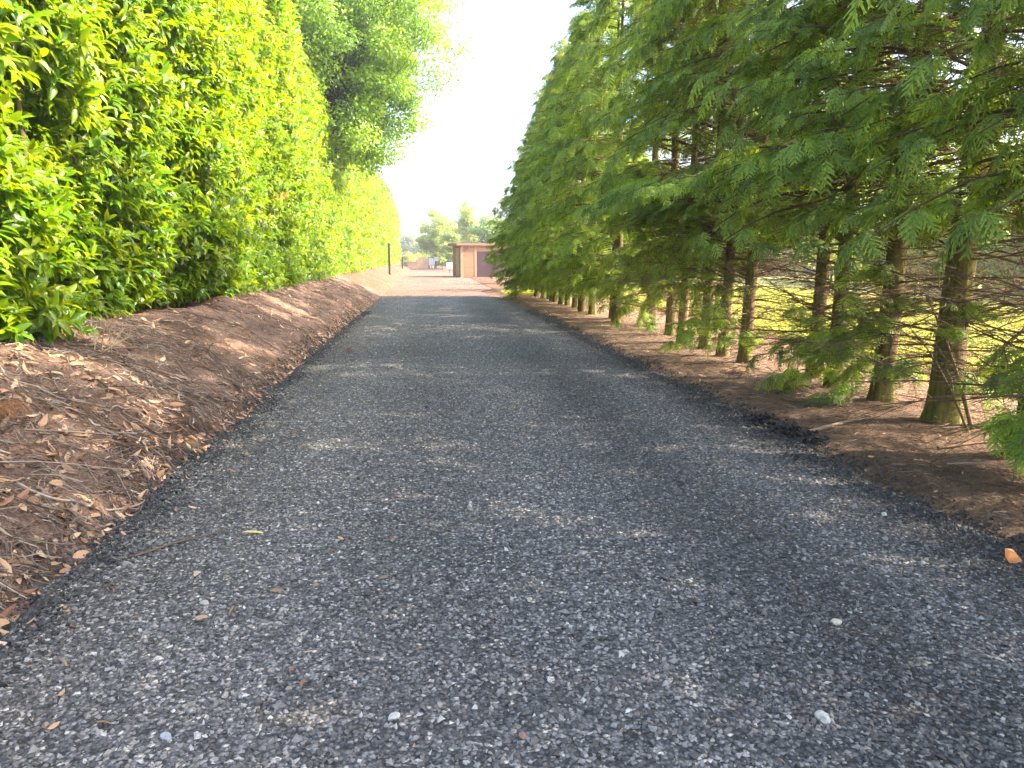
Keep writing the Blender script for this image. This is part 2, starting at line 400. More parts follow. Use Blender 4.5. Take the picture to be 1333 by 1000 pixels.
def shoots(acc, P, A, nl, Lm, fine):
    """rosette shoots: P bases, A axis directions; nl leaves each"""
    m = len(P); A = nrm(A)
    u = nrm(np.cross(A, np.array([0, 0, 1.0]) + rng.normal(0, .1, (m, 3)))); v = np.cross(A, u)
    tint = laurel_cols(m); ax = rng.uniform(.16, .34, m)
    for k in range(nl):
        f = (k + rng.random(m) * .6) / nl; ph = k * 2.4 + rng.uniform(0, 6.28, m)
        th = R(78) - f * R(50) + rng.normal(0, .16, m)
        D = A * np.cos(th)[:, None] + (u * np.cos(ph)[:, None] + v * np.sin(ph)[:, None]) * np.sin(th)[:, None]
        D[:, 2] -= .12
        O = P + A * (ax * f)[:, None]
        N = A * .6 + np.array([.25, 0, .75]) + rng.normal(0, .22, (m, 3))
        L = Lm * rng.uniform(.72, 1.2, m) * (1 - .25 * (f > .8)); W = L * rng.uniform(.34, .44, m)
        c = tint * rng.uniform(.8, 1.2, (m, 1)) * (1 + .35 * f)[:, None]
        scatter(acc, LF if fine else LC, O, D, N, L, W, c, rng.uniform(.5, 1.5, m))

def inner(acc, y0, y1, z1, n, size, seed, yscale=None):
    Y = rng.uniform(y0, y1, n); Z = .85 + (z1 - .85) * rng.random(n); d = rng.uniform(.3, 2.3, n)
    P = np.stack([hedge_x(Y, Z, seed) - d, Y, Z + .0], -1)
    D = rng.normal(0, 1, (n, 3)) + np.array([.5, 0, 0]); N = rng.normal(0, .6, (n, 3)) + np.array([.8, 0, .5])
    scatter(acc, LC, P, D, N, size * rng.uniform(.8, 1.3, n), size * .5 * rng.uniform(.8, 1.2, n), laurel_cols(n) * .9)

def hedge_axis(m):
    return np.stack([rng.uniform(.55, 1.0, m), rng.normal(0, .42, m), rng.uniform(-.1, .95, m)], -1)

def build_hedge(y0, y1, z1, bands, seed, label, group=None):
    root = empty('laurel_hedge', (-4.4, y0, .7), label, 'hedge', group)
    off = np.array([-4.4, y0, .7]); acc = Acc()
    for a, b, dens, nl, L, fine in bands:
        m = int((b - a) * (z1 - .7) * dens); Y = rng.uniform(a, b, m); Z = .82 + (z1 - .82) * rng.random(m)
        top = z1 - 1.3 * fbm(Y * .5, 0, 7 + seed)
        Z = np.minimum(Z, top - .5 * rng.random(m) * (Z > top))
        X = hedge_x(Y, Z, seed) - rng.uniform(.12, .42, m) - .35 * np.clip(Z - (z1 - 2.4), 0, 3) ** 2
        shoots(acc, np.stack([X, Y, Z], -1) - off, hedge_axis(m), nl, L, fine)
        # low skirt of shoots hanging over the bank
        ms = int((b - a) * dens * .35); Y = rng.uniform(a, b, ms); Z = .78 + rng.random(ms) * .3; X = hedge_x(Y, Z, seed) - rng.uniform(.1, .5, ms)
        shoots(acc, np.stack([X, Y, np.maximum(Z, zg(X, Y) + .08)], -1) - off, np.stack([rng.uniform(.7, 1, ms), rng.normal(0, .4, ms), rng.uniform(-.2, .4, ms)], -1), nl, L, fine)
    # top and ends
    y_c = y1 - y0
    m = int(y_c * 34); Y = rng.uniform(y0, y1, m); X = -4.2 - 1.9 * rng.random(m)
    shoots(acc, np.stack([X, Y, np.full(m, z1 - .3) - 1.3 * fbm(Y * .5, 0, 7 + seed)], -1) - off, np.stack([rng.normal(0, .5, m), rng.normal(0, .5, m), np.ones(m)], -1), 7, .2, False)
    for ye, sg in ((y0, -1), (y1, 1)):
        m = int(18 * (z1 - .7)); X = -3.5 - 2.6 * rng.random(m); Z = .9 + (z1 - .9) * rng.random(m)
        shoots(acc, np.stack([X, ye + sg * .25 * vnoise(X * 2, Z * 2, 3), Z], -1) - off, np.stack([rng.normal(.2, .4, m), np.full(m, sg * .9), rng.uniform(0, .9, m)], -1), 9, .17, False)
    inn = Acc(); n = int((y1 - y0) * (z1 - .7) * (720 if y1 < 40 else 110)); inner(inn, y0, y1, z1, n, .17 if y1 < 40 else .27, seed)
    for Vv in inn.V: Vv -= off
    acc.V += inn.V; acc.C += inn.C
    for k in (3, 4): acc.F[k] += [f + acc.n for f in inn.F[k]]
    acc.n += inn.n
    link('foliage', acc.mesh('laurel_foliage', M_LAUREL, True), root)
    # stems
    ns = int((y1 - y0) * 3.2); b = Acc(); n = 6; t = np.linspace(0, 1, n)
    bx = rng.uniform(-4.7, -3.85, ns); by = rng.uniform(y0 + .1, y1 - .1, ns); P = np.zeros((ns, n, 3))
    P[:, :, 0] = bx[:, None] + rng.normal(0, .25, (ns, 1)) * t; P[:, :, 1] = by[:, None] + rng.normal(0, .5, (ns, 1)) * t
    P[:, :, 2] = zg(bx, by)[:, None] - .05 + (z1 - 1.3) * t * rng.uniform(.6, 1, (ns, 1)); P += rng.normal(0, .03, P.shape)
    tubes(b, P - off, rng.uniform(.018, .045, (ns, 1)) * (1 - .75 * t), 5, np.array([.11, .085, .055]))
    link('stems', b.mesh('laurel_stems', M_TWIG, True), root)
    return root
build_hedge(2.6, 23.6, 10.6, [(2.6, 5.6, 20, 9, .17, True), (5.6, 13, 50, 10, .175, True), (13, 23.6, 36, 10, .175, False)], 0,
            'tall glossy laurel hedge on the bank close by, nearest to the camera', 'laurel hedges along the bank')
build_hedge(24.2, 101, 8.7, [(24.2, 36, 17, 9, .17, False), (36, 60, 9, 9, .23, False), (60, 101, 4.5, 8, .33, False)], 50,
            'long sunlit yellow-green hedge running into the distance behind the dark posts', 'laurel hedges along the bank')

# ------------------------------------------------------------------ conifers
def radius_at(f): return np.interp(f, [0, .1, .2, .3, .55, .73, .9, 1], [1.0, 1.2, 1.45, 1.6, 1.3, .75, .34, .08])
CY_A = np.array([.064, .108, .021]); CY_B = np.array([.205, .285, .034]); CY_T = np.array([.16, .155, .03])
def boughs(crown, twig, az, h, Rr, near, r, trunk_xy, nfr, droop=1.0, size=1.0, H=9.0):
    """live boughs from the trunk axis: a drooping limb with flat sprays on its outer part"""
    m = len(az); s = np.linspace(0, 1, 6)
    a = r.uniform(.12, .55, m); b = r.uniform(.28, .62, m) * droop; bend = r.normal(0, .18, m)
    def pos(sv):
        x = Rr[:, None] * sv; zz = h[:, None] + Rr[:, None] * (a[:, None] * sv - b[:, None] * sv ** 2); w = bend[:, None] * Rr[:, None] * sv ** 2
        ca, sa = np.cos(az)[:, None], np.sin(az)[:, None]
        return np.stack([trunk_xy(h)[0][:, None] + ca * x - sa * w, trunk_xy(h)[1][:, None] + sa * x + ca * w, zz], -1)
    P = pos(np.broadcast_to(s, (m, 6)))
    tubes(twig, P, (.006 + .009 * Rr)[:, None] * (1.05 - .85 * s), 4, np.array([.13, .09, .055]))
    bt = r.random(m); tiltN = r.normal(0, .25, (m, 3))
    tpl = FR_NEAR if near else FR_FAR
    ca, sa = np.cos(az), np.sin(az); Lt = np.stack([-sa, ca, 0 * ca], -1)
    for k in range(nfr):
        sv = np.clip(.42 + .60 * (k + r.random(m)) / nfr, 0, 1.0); p0 = pos(sv[:, None])[:, 0]; p1 = pos(sv[:, None] + .05)[:, 0]
        T = nrm(p1 - p0); side = (-1) ** k * r.uniform(.1, 1.5, m) * (1.25 - sv) / .75
        D = T + Lt * side[:, None]; D[:, 2] += r.uniform(-.45, .15, m) * droop; D = nrm(D + r.normal(0, .15, (m, 3)))
        N = np.stack([ca * .5, sa * .5, np.ones(m)], -1) + tiltN + r.normal(0, .25, (m, 3))
        S = nrm(np.cross(D, N)); N = np.cross(S, D)
        p0 = p0 + r.normal(0, .05, (m, 3)); cs = size * r.uniform(.75, 1.25, m); ct = np.clip(.5 * bt + .5 * r.random(m), 0, 1)
        nf = 8
        for q in range(nf):
            e = (q - (nf - 1) / 2) / ((nf - 1) / 2); ps = R(72) * e + r.normal(0, .16, m)
            Dq = D * np.cos(ps)[:, None] + S * np.sin(ps)[:, None] + N * r.normal(-.12, .18, m)[:, None]
            Nq = N + S * (.55 * np.sin(ps))[:, None] + r.normal(0, .22, (m, 3))
            O = p0 + D * (cs * .13 * r.random(m) * (1 - abs(e)))[:, None]
            L = cs * r.uniform(.17, .29, m) * (1 - .30 * abs(e)) * (1 if near else 1.12)
            mix = np.clip(ct + r.normal(0, .18, m), 0, 1)[:, None]; c = CY_A * (1 - mix) + CY_B * mix
            tip = (np.clip((h / H - .82) * 5, 0, 1) * r.random(m))[:, None] * .8; c = c * (1 - tip) + CY_T * tip
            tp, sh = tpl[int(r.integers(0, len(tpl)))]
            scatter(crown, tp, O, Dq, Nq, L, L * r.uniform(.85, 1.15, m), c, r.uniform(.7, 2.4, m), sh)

def make_conifer(seed, H, zmin, nb, nfr, near, end=False, r0=.15):
    r = np.random.default_rng(seed); lean = r.normal(0, .06, 2)
    wob = r.uniform(0, 6, 2)
    def txy(h):
        h = np.asarray(h, float); return lean[0] * h * .25 + .03 * np.sin(h * .9 + wob[0]), lean[1] * h * .25 + .03 * np.sin(h * .8 + wob[1])
    # trunk
    tr = Acc(); nz, ns = 44, 18; z = np.concatenate([np.linspace(-.12, 2.5, 24), np.linspace(2.7, H * .97, nz - 24)]); th = np.arange(ns) * 2 * np.pi / ns
    rad = r0 * (1 - .88 * np.clip(z / H, 0, 1)) * (1 + .34 * np.exp(-np.clip(z + .1, 0, 9) / .13))
    Z, T = np.meshgrid(z, th, indexing='ij'); fl = 1 + .10 * (fbm(T * 1.9 + 7, Z * .7, seed) - .5) + .08 * (vnoise(T * 3.2, Z * 2.5, seed + 2) - .5) + .14 * np.cos(T * 5 + seed) * np.exp(-np.clip(Z, 0, 9) / .22)
    tx, ty = txy(Z); V = np.stack([tx + rad[:, None] * fl * np.cos(T), ty + rad[:, None] * fl * np.sin(T), Z], -1).reshape(-1, 3)
    i, j = np.meshgrid(np.arange(nz - 1), np.arange(ns), indexing='ij'); i = i.ravel(); j = j.ravel(); j2 = (j + 1) % ns
    moss = (.42 + .26 * np.cos(T - 3.3)).ravel()
    tr.add(V, np.stack([i * ns + j, i * ns + j2, (i + 1) * ns + j2, (i + 1) * ns + j], 1), np.stack([moss] * 3, -1))
    # dead twiggy branches
    tw = Acc(); m = 290 if near else 50; h = .35 + (H * .78) * r.random(m) ** .95; az = r.uniform(0, 6.28, m); n = 6; s = np.linspace(0, 1, n)
    L = r.uniform(.45, 1.35, m) * np.clip(1.2 - h / H * .6, .3, 1.2); sl = r.uniform(-.12, .45, m); cv = r.normal(0, .22, m); sag = r.uniform(-.15, .4, m)
    def pts(az, h, L, sl, cv, sag, base=None):
        x = L[:, None] * s; w = (cv * L)[:, None] * s ** 2; zz = (L * sl)[:, None] * s - (L * sag)[:, None] * s ** 2
        ca, sa = np.cos(az)[:, None], np.sin(az)[:, None]
        b0 = np.stack([txy(h)[0], txy(h)[1], h], -1) if base is None else base
        return b0[:, None] + np.stack([ca * x - sa * w, sa * x + ca * w, zz], -1)
    P = pts(az, h, L, sl, cv, sag) ; P[:, 1:] += r.normal(0, .012, P[:, 1:].shape)
    dc = np.array([.20, .135, .08]) * r.uniform(.6, 1.3, (m, 1))
    tubes(tw, P, r.uniform(.004, .011, (m, 1)) * (1.05 - .85 * s), 4, dc)
    for kk in range(7 if near else 3):
        ix = r.integers(1, 5, m); base = P[np.arange(m), ix]; a2 = az + r.choice([-1, 1], m) * r.uniform(.35, 1.1, m)
        Q = pts(a2, h, L * r.uniform(.25, .6, m), sl + r.normal(0, .25, m), r.normal(0, .3, m), r.uniform(-.2, .5, m), base)
        tubes(tw, Q, r.uniform(.002, .0042, (m, 1)) * (1.05 - .8 * s), 3, dc)
        ix = r.integers(2, 6, m); base = Q[np.arange(m), ix]
        Q2 = pts(a2 + r.normal(0, .8, m), h, L * r.uniform(.1, .3, m), r.normal(0, .4, m), r.normal(0, .3, m), r.uniform(-.2, .5, m), base)
        tubes(tw, Q2, r.uniform(.0014, .0026, (m, 1)) * (1.05 - .7 * s), 3, dc * 1.1)
    # crown
    cr = Acc(); f = r.random(nb); hh = zmin + r.uniform(-.35, .35, nb) + (H * .985 - zmin - .35) * f ** 1.08
    u = r.random(nb); azl = np.where(u < .56, np.pi + r.normal(0, .75, nb), np.where(u < .84, r.normal(0, .7, nb), r.uniform(0, 6.28, nb)))
    if end: azl = np.where(r.random(nb) < .45, r.uniform(1.0, 3.6, nb), azl)
    rr = radius_at(hh / H) * r.uniform(.72, 1.08, nb) * (.62 + .38 * np.abs(np.cos(azl))) if not end else radius_at(hh / H) * r.uniform(.8, 1.12, nb)
    boughs(cr, tw, azl, hh, rr, near, r, txy, nfr, 1 + .5 * 0, 1.0, H)
    k = 6; az3 = np.pi + r.normal(0, 1.1, k); h3 = r.uniform(.45, zmin + .3, k)
    boughs(cr, tw, az3, h3, r.uniform(.3, .95, k), near, r, txy, 3, .8, .85, H)
    # weeping leader
    k = 14; boughs(cr, tw, r.uniform(0, 6.28, k), H * r.uniform(.9, 1.0, k), r.uniform(.15, .4, k), near, r, txy, 3, 1.6, .8, H)
    return tr, tw, cr, txy

def conifer_obj(seed, H, zmin, nb, nfr, near, end=False, r0=.15):
    tr, tw, cr, txy = make_conifer(seed, H, zmin, nb, nfr, near, end, r0)
    root = empty('conifer_tree', (0, 0, 0), 'conifer', 'tree', 'conifers in the row on the right')
    link('trunk', tr.mesh('conifer_trunk', M_BARK, True), root)
    link('branches', tw.mesh('conifer_twigs', M_TWIG, False), root)
    link('crown', cr.mesh('conifer_crown', M_CYP, False), root)
    return root
near_p = [conifer_obj(200 + k, 8.7, z, nb_, nf_, True, r0=.112) for k, (z, nb_, nf_) in enumerate(((1.95, 112, 4), (1.8, 112, 5), (1.7, 124, 5), (1.5, 128, 5)))]
far_p = [conifer_obj(300 + k, 8.6, z, 124, 5, False, r0=.11) for k, z in enumerate((1.1, .9, .8))]
end_p = conifer_obj(400, 8.0, .45, 180, 5, False, True, r0=.11)
rt = np.random.default_rng(5)
HID = 'dense conifer far along the row, its trunk hidden by its own boughs'
OUT = 'conifer of the row standing outside the right edge of the picture'
spec = [(-2.2, 4.6, OUT), (-1.2, 4.5, OUT), (.6, 4.45, OUT), (1.5, 4.55, OUT), (2.4, 4.65, OUT), (3.2, 4.5, OUT), (4.15, 4.62, OUT),
 (5.0, 4.45, 'conifer cut by the right picture edge, low sprays hiding its foot'),
 (6.24, 4.6, 'conifer with the widest bare mossy trunk in view, dead twigs all round it'),
 (7.27, 4.67, 'conifer with a dark trunk wrapped in leafy shoots, next left of the widest bare trunk'),
 (8.07, 4.6, 'yellowish-green trunked conifer with low sprays lying in front of its foot'),
 (8.7, 4.7, 'conifer with a bare reddish brown strip down its trunk, close behind another trunk'),
 (10.17, 4.45, 'slim dark conifer above the low spreading sprays, right one of three close trunks'),
 (10.85, 4.4, 'middle one of three close slim dark conifer trunks above low sprays'),
 (11.75, 4.46, 'left one of three close slim dark conifer trunks above low sprays'),
 (12.65, 4.38, 'conifer with a lone straight trunk against bright grass, left of the three close trunks'),
 (14.0, 4.6, 'conifer half hidden behind a leafy bush of low boughs'),
 (15.65, 4.72, 'conifer with a thick trunk behind a big low bough reaching to the ground'),
 (17.0, 4.3, 'conifer at the right end of the row of four thin trunks with light between them'),
 (17.95, 4.45, 'conifer second from the right among four thin trunks with light between them'),
 (19.14, 4.2, 'conifer third from the right among four thin trunks with light between them'),
 (20.24, 4.15, 'conifer at the left end of four thin trunks with light between them')]
spec += [(21.2 + .9 * k, 4.2 + .15 * rt.random(), HID) for k in range(8)]
spec += [(33.4, 9.0, 'conifer standing apart in the field, first beyond the end of the row'), (35.0, 9.4, 'conifer standing apart in the field, second beyond the end of the row')]
spec += [(28.45, 4.15, 'last conifer of the row, boughs reaching down to the sunlit grass')]
used = set(); trees = {}
for y, x, lab in spec:
    if 28.4 < y < 29: src = end_p
    elif y < 14.5: src = near_p[(int(rt.integers(0, 2)) if y < 9.5 else int(rt.integers(2, 4)))]
    else: src = far_p[int(rt.integers(0, 3))]
    if src in used: o = copy_tree(src)
    else: o = src; used.add(src)
    sc = rt.uniform(.92, 1.05) * (.86 if y > 29 else .84 if y > 24.5 else .92 if y > 20 else 1); th = rt.uniform(.72, .92) if 8 < y < 13 or y > 16.5 else rt.uniform(.9, 1.1)
    if y == 6.24: th = 1.22
    o.location = (x, y, .03)
    if src is end_p: th = .9; o.rotation_euler.z = rt.uniform(-.5, .5) if src is not end_p else 0
    o.scale = (1.15, 1, sc) if src is end_p else (1, 1, sc); o['label'] = lab; trees[y] = o
    for ch in o.children:
        if ch.name.startswith('trunk'): ch.scale = (th, th, 1)
for p in near_p + far_p:
    if p not in used:
        for ch in list(p.children): bpy.data.objects.remove(ch)
        bpy.data.objects.remove(p)
# low living boughs on particular trees, each tree's own
def low_boughs(y, specs, seed):
    o = trees[y]; r = np.random.default_rng(seed); cr, tw = Acc(), Acc(); s = np.array(specs, float)
    rep = 2; az = np.repeat(s[:, 0], rep) + r.normal(0, .2, len(s) * rep); h = np.repeat(s[:, 1], rep) + r.normal(0, .06, len(s) * rep); L = np.repeat(s[:, 2], rep) * r.uniform(.75, 1.1, len(s) * rep)
    az = np.radians(az * 1.0) if False else az
    boughs(cr, tw, az - o.rotation_euler.z, np.maximum(h, .12), L, True, r, lambda q: (0 * q, 0 * q), 5, .75, .8)
    link('low_bough', cr.mesh('low_bough', M_CYP), o); link('bough_wood', tw.mesh('bough_wood', M_TWIG), o)
W = np.pi
low_boughs(5.0, [(W + .85, .5, .8), (W + .6, .75, .6), (W + .8, .25, .85), (W + .7, .35, .65), (W + 1.0, .4, .9), (W + 1.1, .8, .8)], 1)
low_boughs(7.27, [(W + .2, .45, .75), (W + .8, .8, .6), (W, 1.0, .5), (W + .5, .25, .7), (W + .6, 1.4, .6), (W - .3, .7, .55)], 2)
low_boughs(8.07, [(W + .3, .3, .8), (W + .8, .5, .6), (W + .5, .2, .9), (W, .6, .6)], 3)
low_boughs(10.85, [(W, .4, .9), (W + .5, .6, .8), (W + .9, .3, .9)], 4)
low_boughs(10.17, [(W + .7, .5, .8), (W + 1.1, .35, .7)], 5)
low_boughs(14.0, [(W + .3, .7, 1.0), (W + .8, 1.0, .9), (W + .1, 1.2, .9)], 6)
low_boughs(15.65, [(W + .2, .4, 1.2), (W + .6, .7, 1.1), (W, .9, 1.1), (W + .9, .4, 1.0), (W + .4, 1.2, 1.1)], 7)
low_boughs(12.65, [(W + .2, 1.3, .8)], 8)

# ------------------------------------------------------------------ broadleaf trees and bushes
def broadleaf(name, loc, label, cat, cc, rad, ncl, rcl, nleaf, ls, ca, cb, seed, group=None, trunk_r=.2, limbs=True):
    r = np.random.default_rng(seed); root = empty(name, loc, label, cat, group)
    cc = np.array(cc, float); rad = np.array(rad, float)
    d = nrm(r.normal(0, 1, (ncl, 3))); q = r.random((ncl, 1)) ** .45; ctr = cc + d * q * rad * r.uniform(.85, 1.12, (ncl, 1))
    ctr[:, 2] = np.maximum(ctr[:, 2], .25)
    w = Acc(); t = np.linspace(0, 1, 7)
    top = cc + np.array([0, 0, rad[2] * .5]); P = np.array([0, 0, -.1]) + t[:, None] * (top - np.array([0, 0, -.1])); P = P + np.stack([.12 * np.sin(t * 5 + seed), .1 * np.sin(t * 4), 0 * t], -1) * rad[0] * .25
    tubes(w, P[None], (trunk_r * (1.05 - .9 * t))[None], 9, np.array([.12, .09, .065]))
    f = np.clip(r.uniform(.35, .95, ncl), 0, 1); b0 = np.stack([np.interp(f, t, P[:, k]) for k in range(3)], -1)
    s = np.linspace(0, 1, 5); Q = b0[:, None] * (1 - s)[None, :, None] + ctr[:, None] * s[None, :, None]; Q[:, 1:-1] += r.normal(0, .06, (ncl, 3, 3)) * rad; Q[:, :, 2] -= (.12 * rad[2] * np.sin(s * np.pi))[None]
    tubes(w, Q, (trunk_r * .22 * r.uniform(.5, 1, (ncl, 1))) * (1.05 - .9 * s), 4, np.array([.12, .095, .07]))
    link('trunk', w.mesh(name + '_wood', M_TWIG, True), root)
    a = Acc(); pc = r.integers(0, ncl, nleaf); size = rcl * r.uniform(.6, 1.3, ncl)
    O = ctr[pc] + nrm(r.normal(0, 1, (nleaf, 3))) * (r.random((nleaf, 1)) ** .5 * size[pc][:, None]) * np.array([1.15, 1.15, .75])
    O[:, 2] = np.maximum(O[:, 2], .06)
    D = nrm(O - ctr[pc]) + r.normal(0, .7, (nleaf, 3)); D[:, 2] -= .3
    N = np.array([0, 0, .9]) + nrm(O - cc) * .5 + r.normal(0, .5, (nleaf, 3)); L = ls * r.uniform(.7, 1.3, nleaf)
    tone = r.random(ncl)[pc] * .5 + r.random(nleaf) * .5; c = np.array(ca) * (1 - tone[:, None]) + np.array(cb) * tone[:, None]
    scatter(a, LC if ls < .14 else LQ, O, D, N, L, L * r.uniform(.5, .7, nleaf), c)
    link('crown', a.mesh(name + '_leaves', M_TREE, True), root)
    return root
G1, G2 = (.045, .085, .014), (.10, .155, .018)
broadleaf('broadleaf_tree', (-5.4, 33, .75), 'large loose-leaved tree rising over the hedge and overhanging the drive', 'tree',
          (1.2, 0, 9.9), (5.5, 4.6, 5.7), 460, .8, 190000, .13, (.052, .112, .009), (.125, .205, .010), 11, trunk_r=.24)
FG = 'trees in the distance past the wooden shed'
broadleaf('broadleaf_tree', (1.3, 107, 0), 'broad rounded pale green tree behind the two white signs', 'tree', (0, 0, 4.4), (2.6, 2.2, 3.3), 90, .62, 15000, .22, (.10, .16, .045), (.21, .26, .06), 12, FG)
broadleaf('birch_tree', (5.2, 97, 0), 'tall slim tree rising straight above the shed roof', 'tree', (0, 0, 5.3), (1.25, 1.2, 3.5), 90, .55, 9000, .2, (.10, .155, .045), (.21, .25, .06), 13, FG, .12)
broadleaf('broadleaf_tree', (3.4, 102, 0), 'lower green tree filling the gap between the broad tree and the slim one', 'tree', (0, 0, 3.4), (1.6, 1.5, 3.0), 60, .5, 5200, .22, (.09, .14, .04), (.17, .22, .05), 14, FG)
broadleaf('broadleaf_tree', (7.0, 86, 0), 'dark green tree behind the right end of the shed roof', 'tree', (0, 0, 3.8), (2.6, 2.0, 2.6), 80, .6, 7000, .24, (.06, .11, .035), (.10, .16, .04), 15, FG)
broadleaf('broadleaf_tree', (-4.6, 190, 0), 'faint grey-green tree farthest away beside the end of the hedge', 'tree', (0, 0, 4.4), (1.9, 2, 2.7), 60, .8, 4000, .4, (.05, .08, .04), (.08, .11, .05), 16, FG)
broadleaf('broadleaf_tree', (-.9, 165, 0), 'hazy rounded tree just left of the broad pale green tree', 'tree', (0, 0, 3.2), (1.8, 2, 2.4), 60, .7, 4200, .36, (.05, .085, .035), (.09, .12, .045), 17, FG)
BG = 'bushes behind the brown fence panel'
for k, (x, y, h, rw, lab) in enumerate([(-2.7, 118, 2.3, 1.2, 'rounded yellow-green bush against the end of the long hedge'), (-.7, 121, 2.5, 1.3, 'yellow-green bush directly behind the brown fence panel'), (2.2, 109, 2.6, 1.4, 'dark bush under the broad tree, right of the signs'), (3.5, 99, 2.0, 1.3, 'green bush behind the lone white sign near the shed')]):
    broadleaf('bush', (x, y, 0), lab, 'bush', (0, 0, h * .5), (rw, rw, h * .5), 40, .4, 3600, .2, (.05, .09, .025) if k > 1 else (.11, .14, .035), (.10, .14, .03) if k > 1 else (.20, .22, .05), 20 + k, BG, .05)
broadleaf('field_hedge', (25, 14, 0), 'bushy sunlit hedge along the far side of the field', 'hedge', (0, 0, 2.7), (2.0, 34, 3.0), 620, 1.1, 70000, .34, (.085, .13, .02), (.19, .22, .04), 70)
a = Acc(); n = 26000; X = rng.uniform(-90, 110, n); top = 5.5 + 3.5 * fbm(X * .12, 3, 77) + 1.5 * vnoise(X * .6, 1, 78); P = np.stack([X, 300 + rng.uniform(0, 8, n), top * rng.random(n) ** .7], -1)
scatter(a, LQ, P, rng.normal(0, 1, (n, 3)), rng.normal(0, .5, (n, 3)) + np.array([0, -.5, .7]), rng.uniform(.8, 1.5, n), rng.uniform(.5, .9, n), np.array([.05, .085, .03]) * rng.uniform(.7, 1.3, (n, 1)))
link('far_wood', a.mesh('far_wood', M_TREE), kind='stuff', label='faint line of distant trees on the horizon', cat='wood')
broadleaf('field_hedge', (27, 57, 0), 'long green hedge closing off the far end of the field', 'hedge', (0, 0, 2.5), (17, 1.8, 2.8), 380, 1.0, 34000, .36, (.075, .12, .025), (.16, .19, .04), 71)
FS = 'trees in the field behind the conifer row'
for k, (x, y, h, rw, lab) in enumerate([(11.5, 41.5, 7.2, 1.4, 'slim tree in the field beyond the end of the conifer row'),
        (24, 10, 5.5, 3.6, 'leafy sunlit tree glimpsed between the nearest conifer trunks'), (27, 19, 6, 4, 'leafy sunlit tree glimpsed behind the middle of the conifer row'), (22, 1.5, 6.0, 3.4, 'leafy tree in the field toward the right edge of the picture'), (30, 30, 7, 4.5, 'leafy tree far across the field behind the conifers')]):
    broadleaf('broadleaf_tree', (x, y, 0), lab, 'tree', (0, 0, h * .55), (rw, rw, h * .47), 90, .32 * rw ** .6, 9000, .2, (.06, .11, .02), (.17, .19, .03), 40 + k, FS, .12)

# ------------------------------------------------------------------ grass
def blades(acc, X, Y, Z, h, col):
    n = len(X); a = rng.uniform(0, 6.28, n); D = np.stack([rng.normal(0, .35, n), rng.normal(0, .35, n), np.ones(n)], -1); N = np.stack([np.cos(a), np.sin(a), 0 * a], -1)
    scatter(acc, LQ, np.stack([X, Y, Z], -1), D, N, h, h * .09, col, 2.0)
acc = Acc(); n = 52000
X = 6.4 + 9 * rng.random(n) ** 1.6; Y = rng.uniform(1, 34, n); k = rng.random((n, 1)); col = np.array([.13, .155, .03]) * (1 - k) + np.array([.30, .29, .09]) * k
blades(acc, X, Y, np.full(n, .05), rng.uniform(.10, .30, n), col)
n = 7000; X = rng.uniform(3.15, 6.5, n); Y = 29.0 + 3.6 * rng.random(n) ; k = rng.random((n, 1)); col = np.array([.13, .17, .02]) * (1 - k) + np.array([.25, .25, .04]) * k
blades(acc, X, Y, zg(X, Y), rng.uniform(.06, .16, n), col)
link('grass', acc.mesh('grass', M_GRASS), kind='stuff', label='bright sunlit grass in the field behind the conifers', cat='grass')
# small weeds near the trunks (right)
acc = Acc(); n = 240; X = rng.normal(5.3, .35, n); Y = rng.normal(6.2, .5, n)
scatter(acc, LC, np.stack([X, Y, zg(X, Y) + rng.uniform(.02, .14, n)], -1), rng.normal(0, 1, (n, 3)) * np.array([1, 1, .3]), np.array([0, 0, 1.]) + rng.normal(0, .3, (n, 3)), rng.uniform(.03, .06, n), rng.uniform(.02, .035, n), np.array([.09, .15, .02]) * rng.uniform(.7, 1.4, (n, 1)))
link('weed', acc.mesh('weed', M_GRASS, True), kind='stuff', label='small green seedlings in the litter right of the widest trunk', cat='weeds')

# ------------------------------------------------------------------ leaf and twig litter
def ground_n(X, Y):
    e = .03; return nrm(np.stack([-(zg(X + e, Y) - zg(X - e, Y)) / (2 * e), -(zg(X, Y + e) - zg(X, Y - e)) / (2 * e), np.ones_like(X)], -1))
acc = Acc()
def litter_leaves(X, Y, L, rough=.35, zf=zg):
    n = len(X); Nn = ground_n(X, Y); a = rng.uniform(0, 6.28, n); D = np.stack([np.cos(a), np.sin(a), 0 * a], -1); D = D - Nn * (D * Nn).sum(-1, keepdims=True) + rng.normal(0, .12, (n, 3))
    u = rng.random((n, 1)); c = np.where(u < .55, np.array([.45, .28, .16]), np.where(u < .75, np.array([.30, .16, .09]), np.array([.55, .40, .25]))) * rng.uniform(.6, 1.15, (n, 1))
    up = np.where(rng.random((n, 1)) < .5, 1, -1)
    scatter(acc, LF, np.stack([X, Y, zf(X, Y) + .012], -1), D, Nn * up + rng.normal(0, rough, (n, 3)), L, L * rng.uniform(.25, .42, n), c, rng.uniform(-.9, 1.6, n))
n = 1500; Y = 2.2 + 26 * rng.random(n) ** 1.7; X = -1.75 - 1.9 * rng.random(n) ** 1.1; litter_leaves(X, Y, rng.uniform(.05, .125, n), .5)
n = 900; Y = 2.2 + 26 * rng.random(n) ** 1.3; X = edge_l(Y) - .03 + rng.normal(0, .09, n); litter_leaves(X, Y, rng.uniform(.05, .12, n))
n = 620; Y = 2.3 + 4.5 * rng.random(n); X = -1.9 - 1.5 * rng.random(n); litter_leaves(X, Y, rng.uniform(.06, .14, n))
n = 900; Y = 3.5 + 18 * rng.random(n) ** 1.3; X = rng.uniform(3.1, 6.6, n); litter_leaves(X, Y, rng.uniform(.025, .06, n))
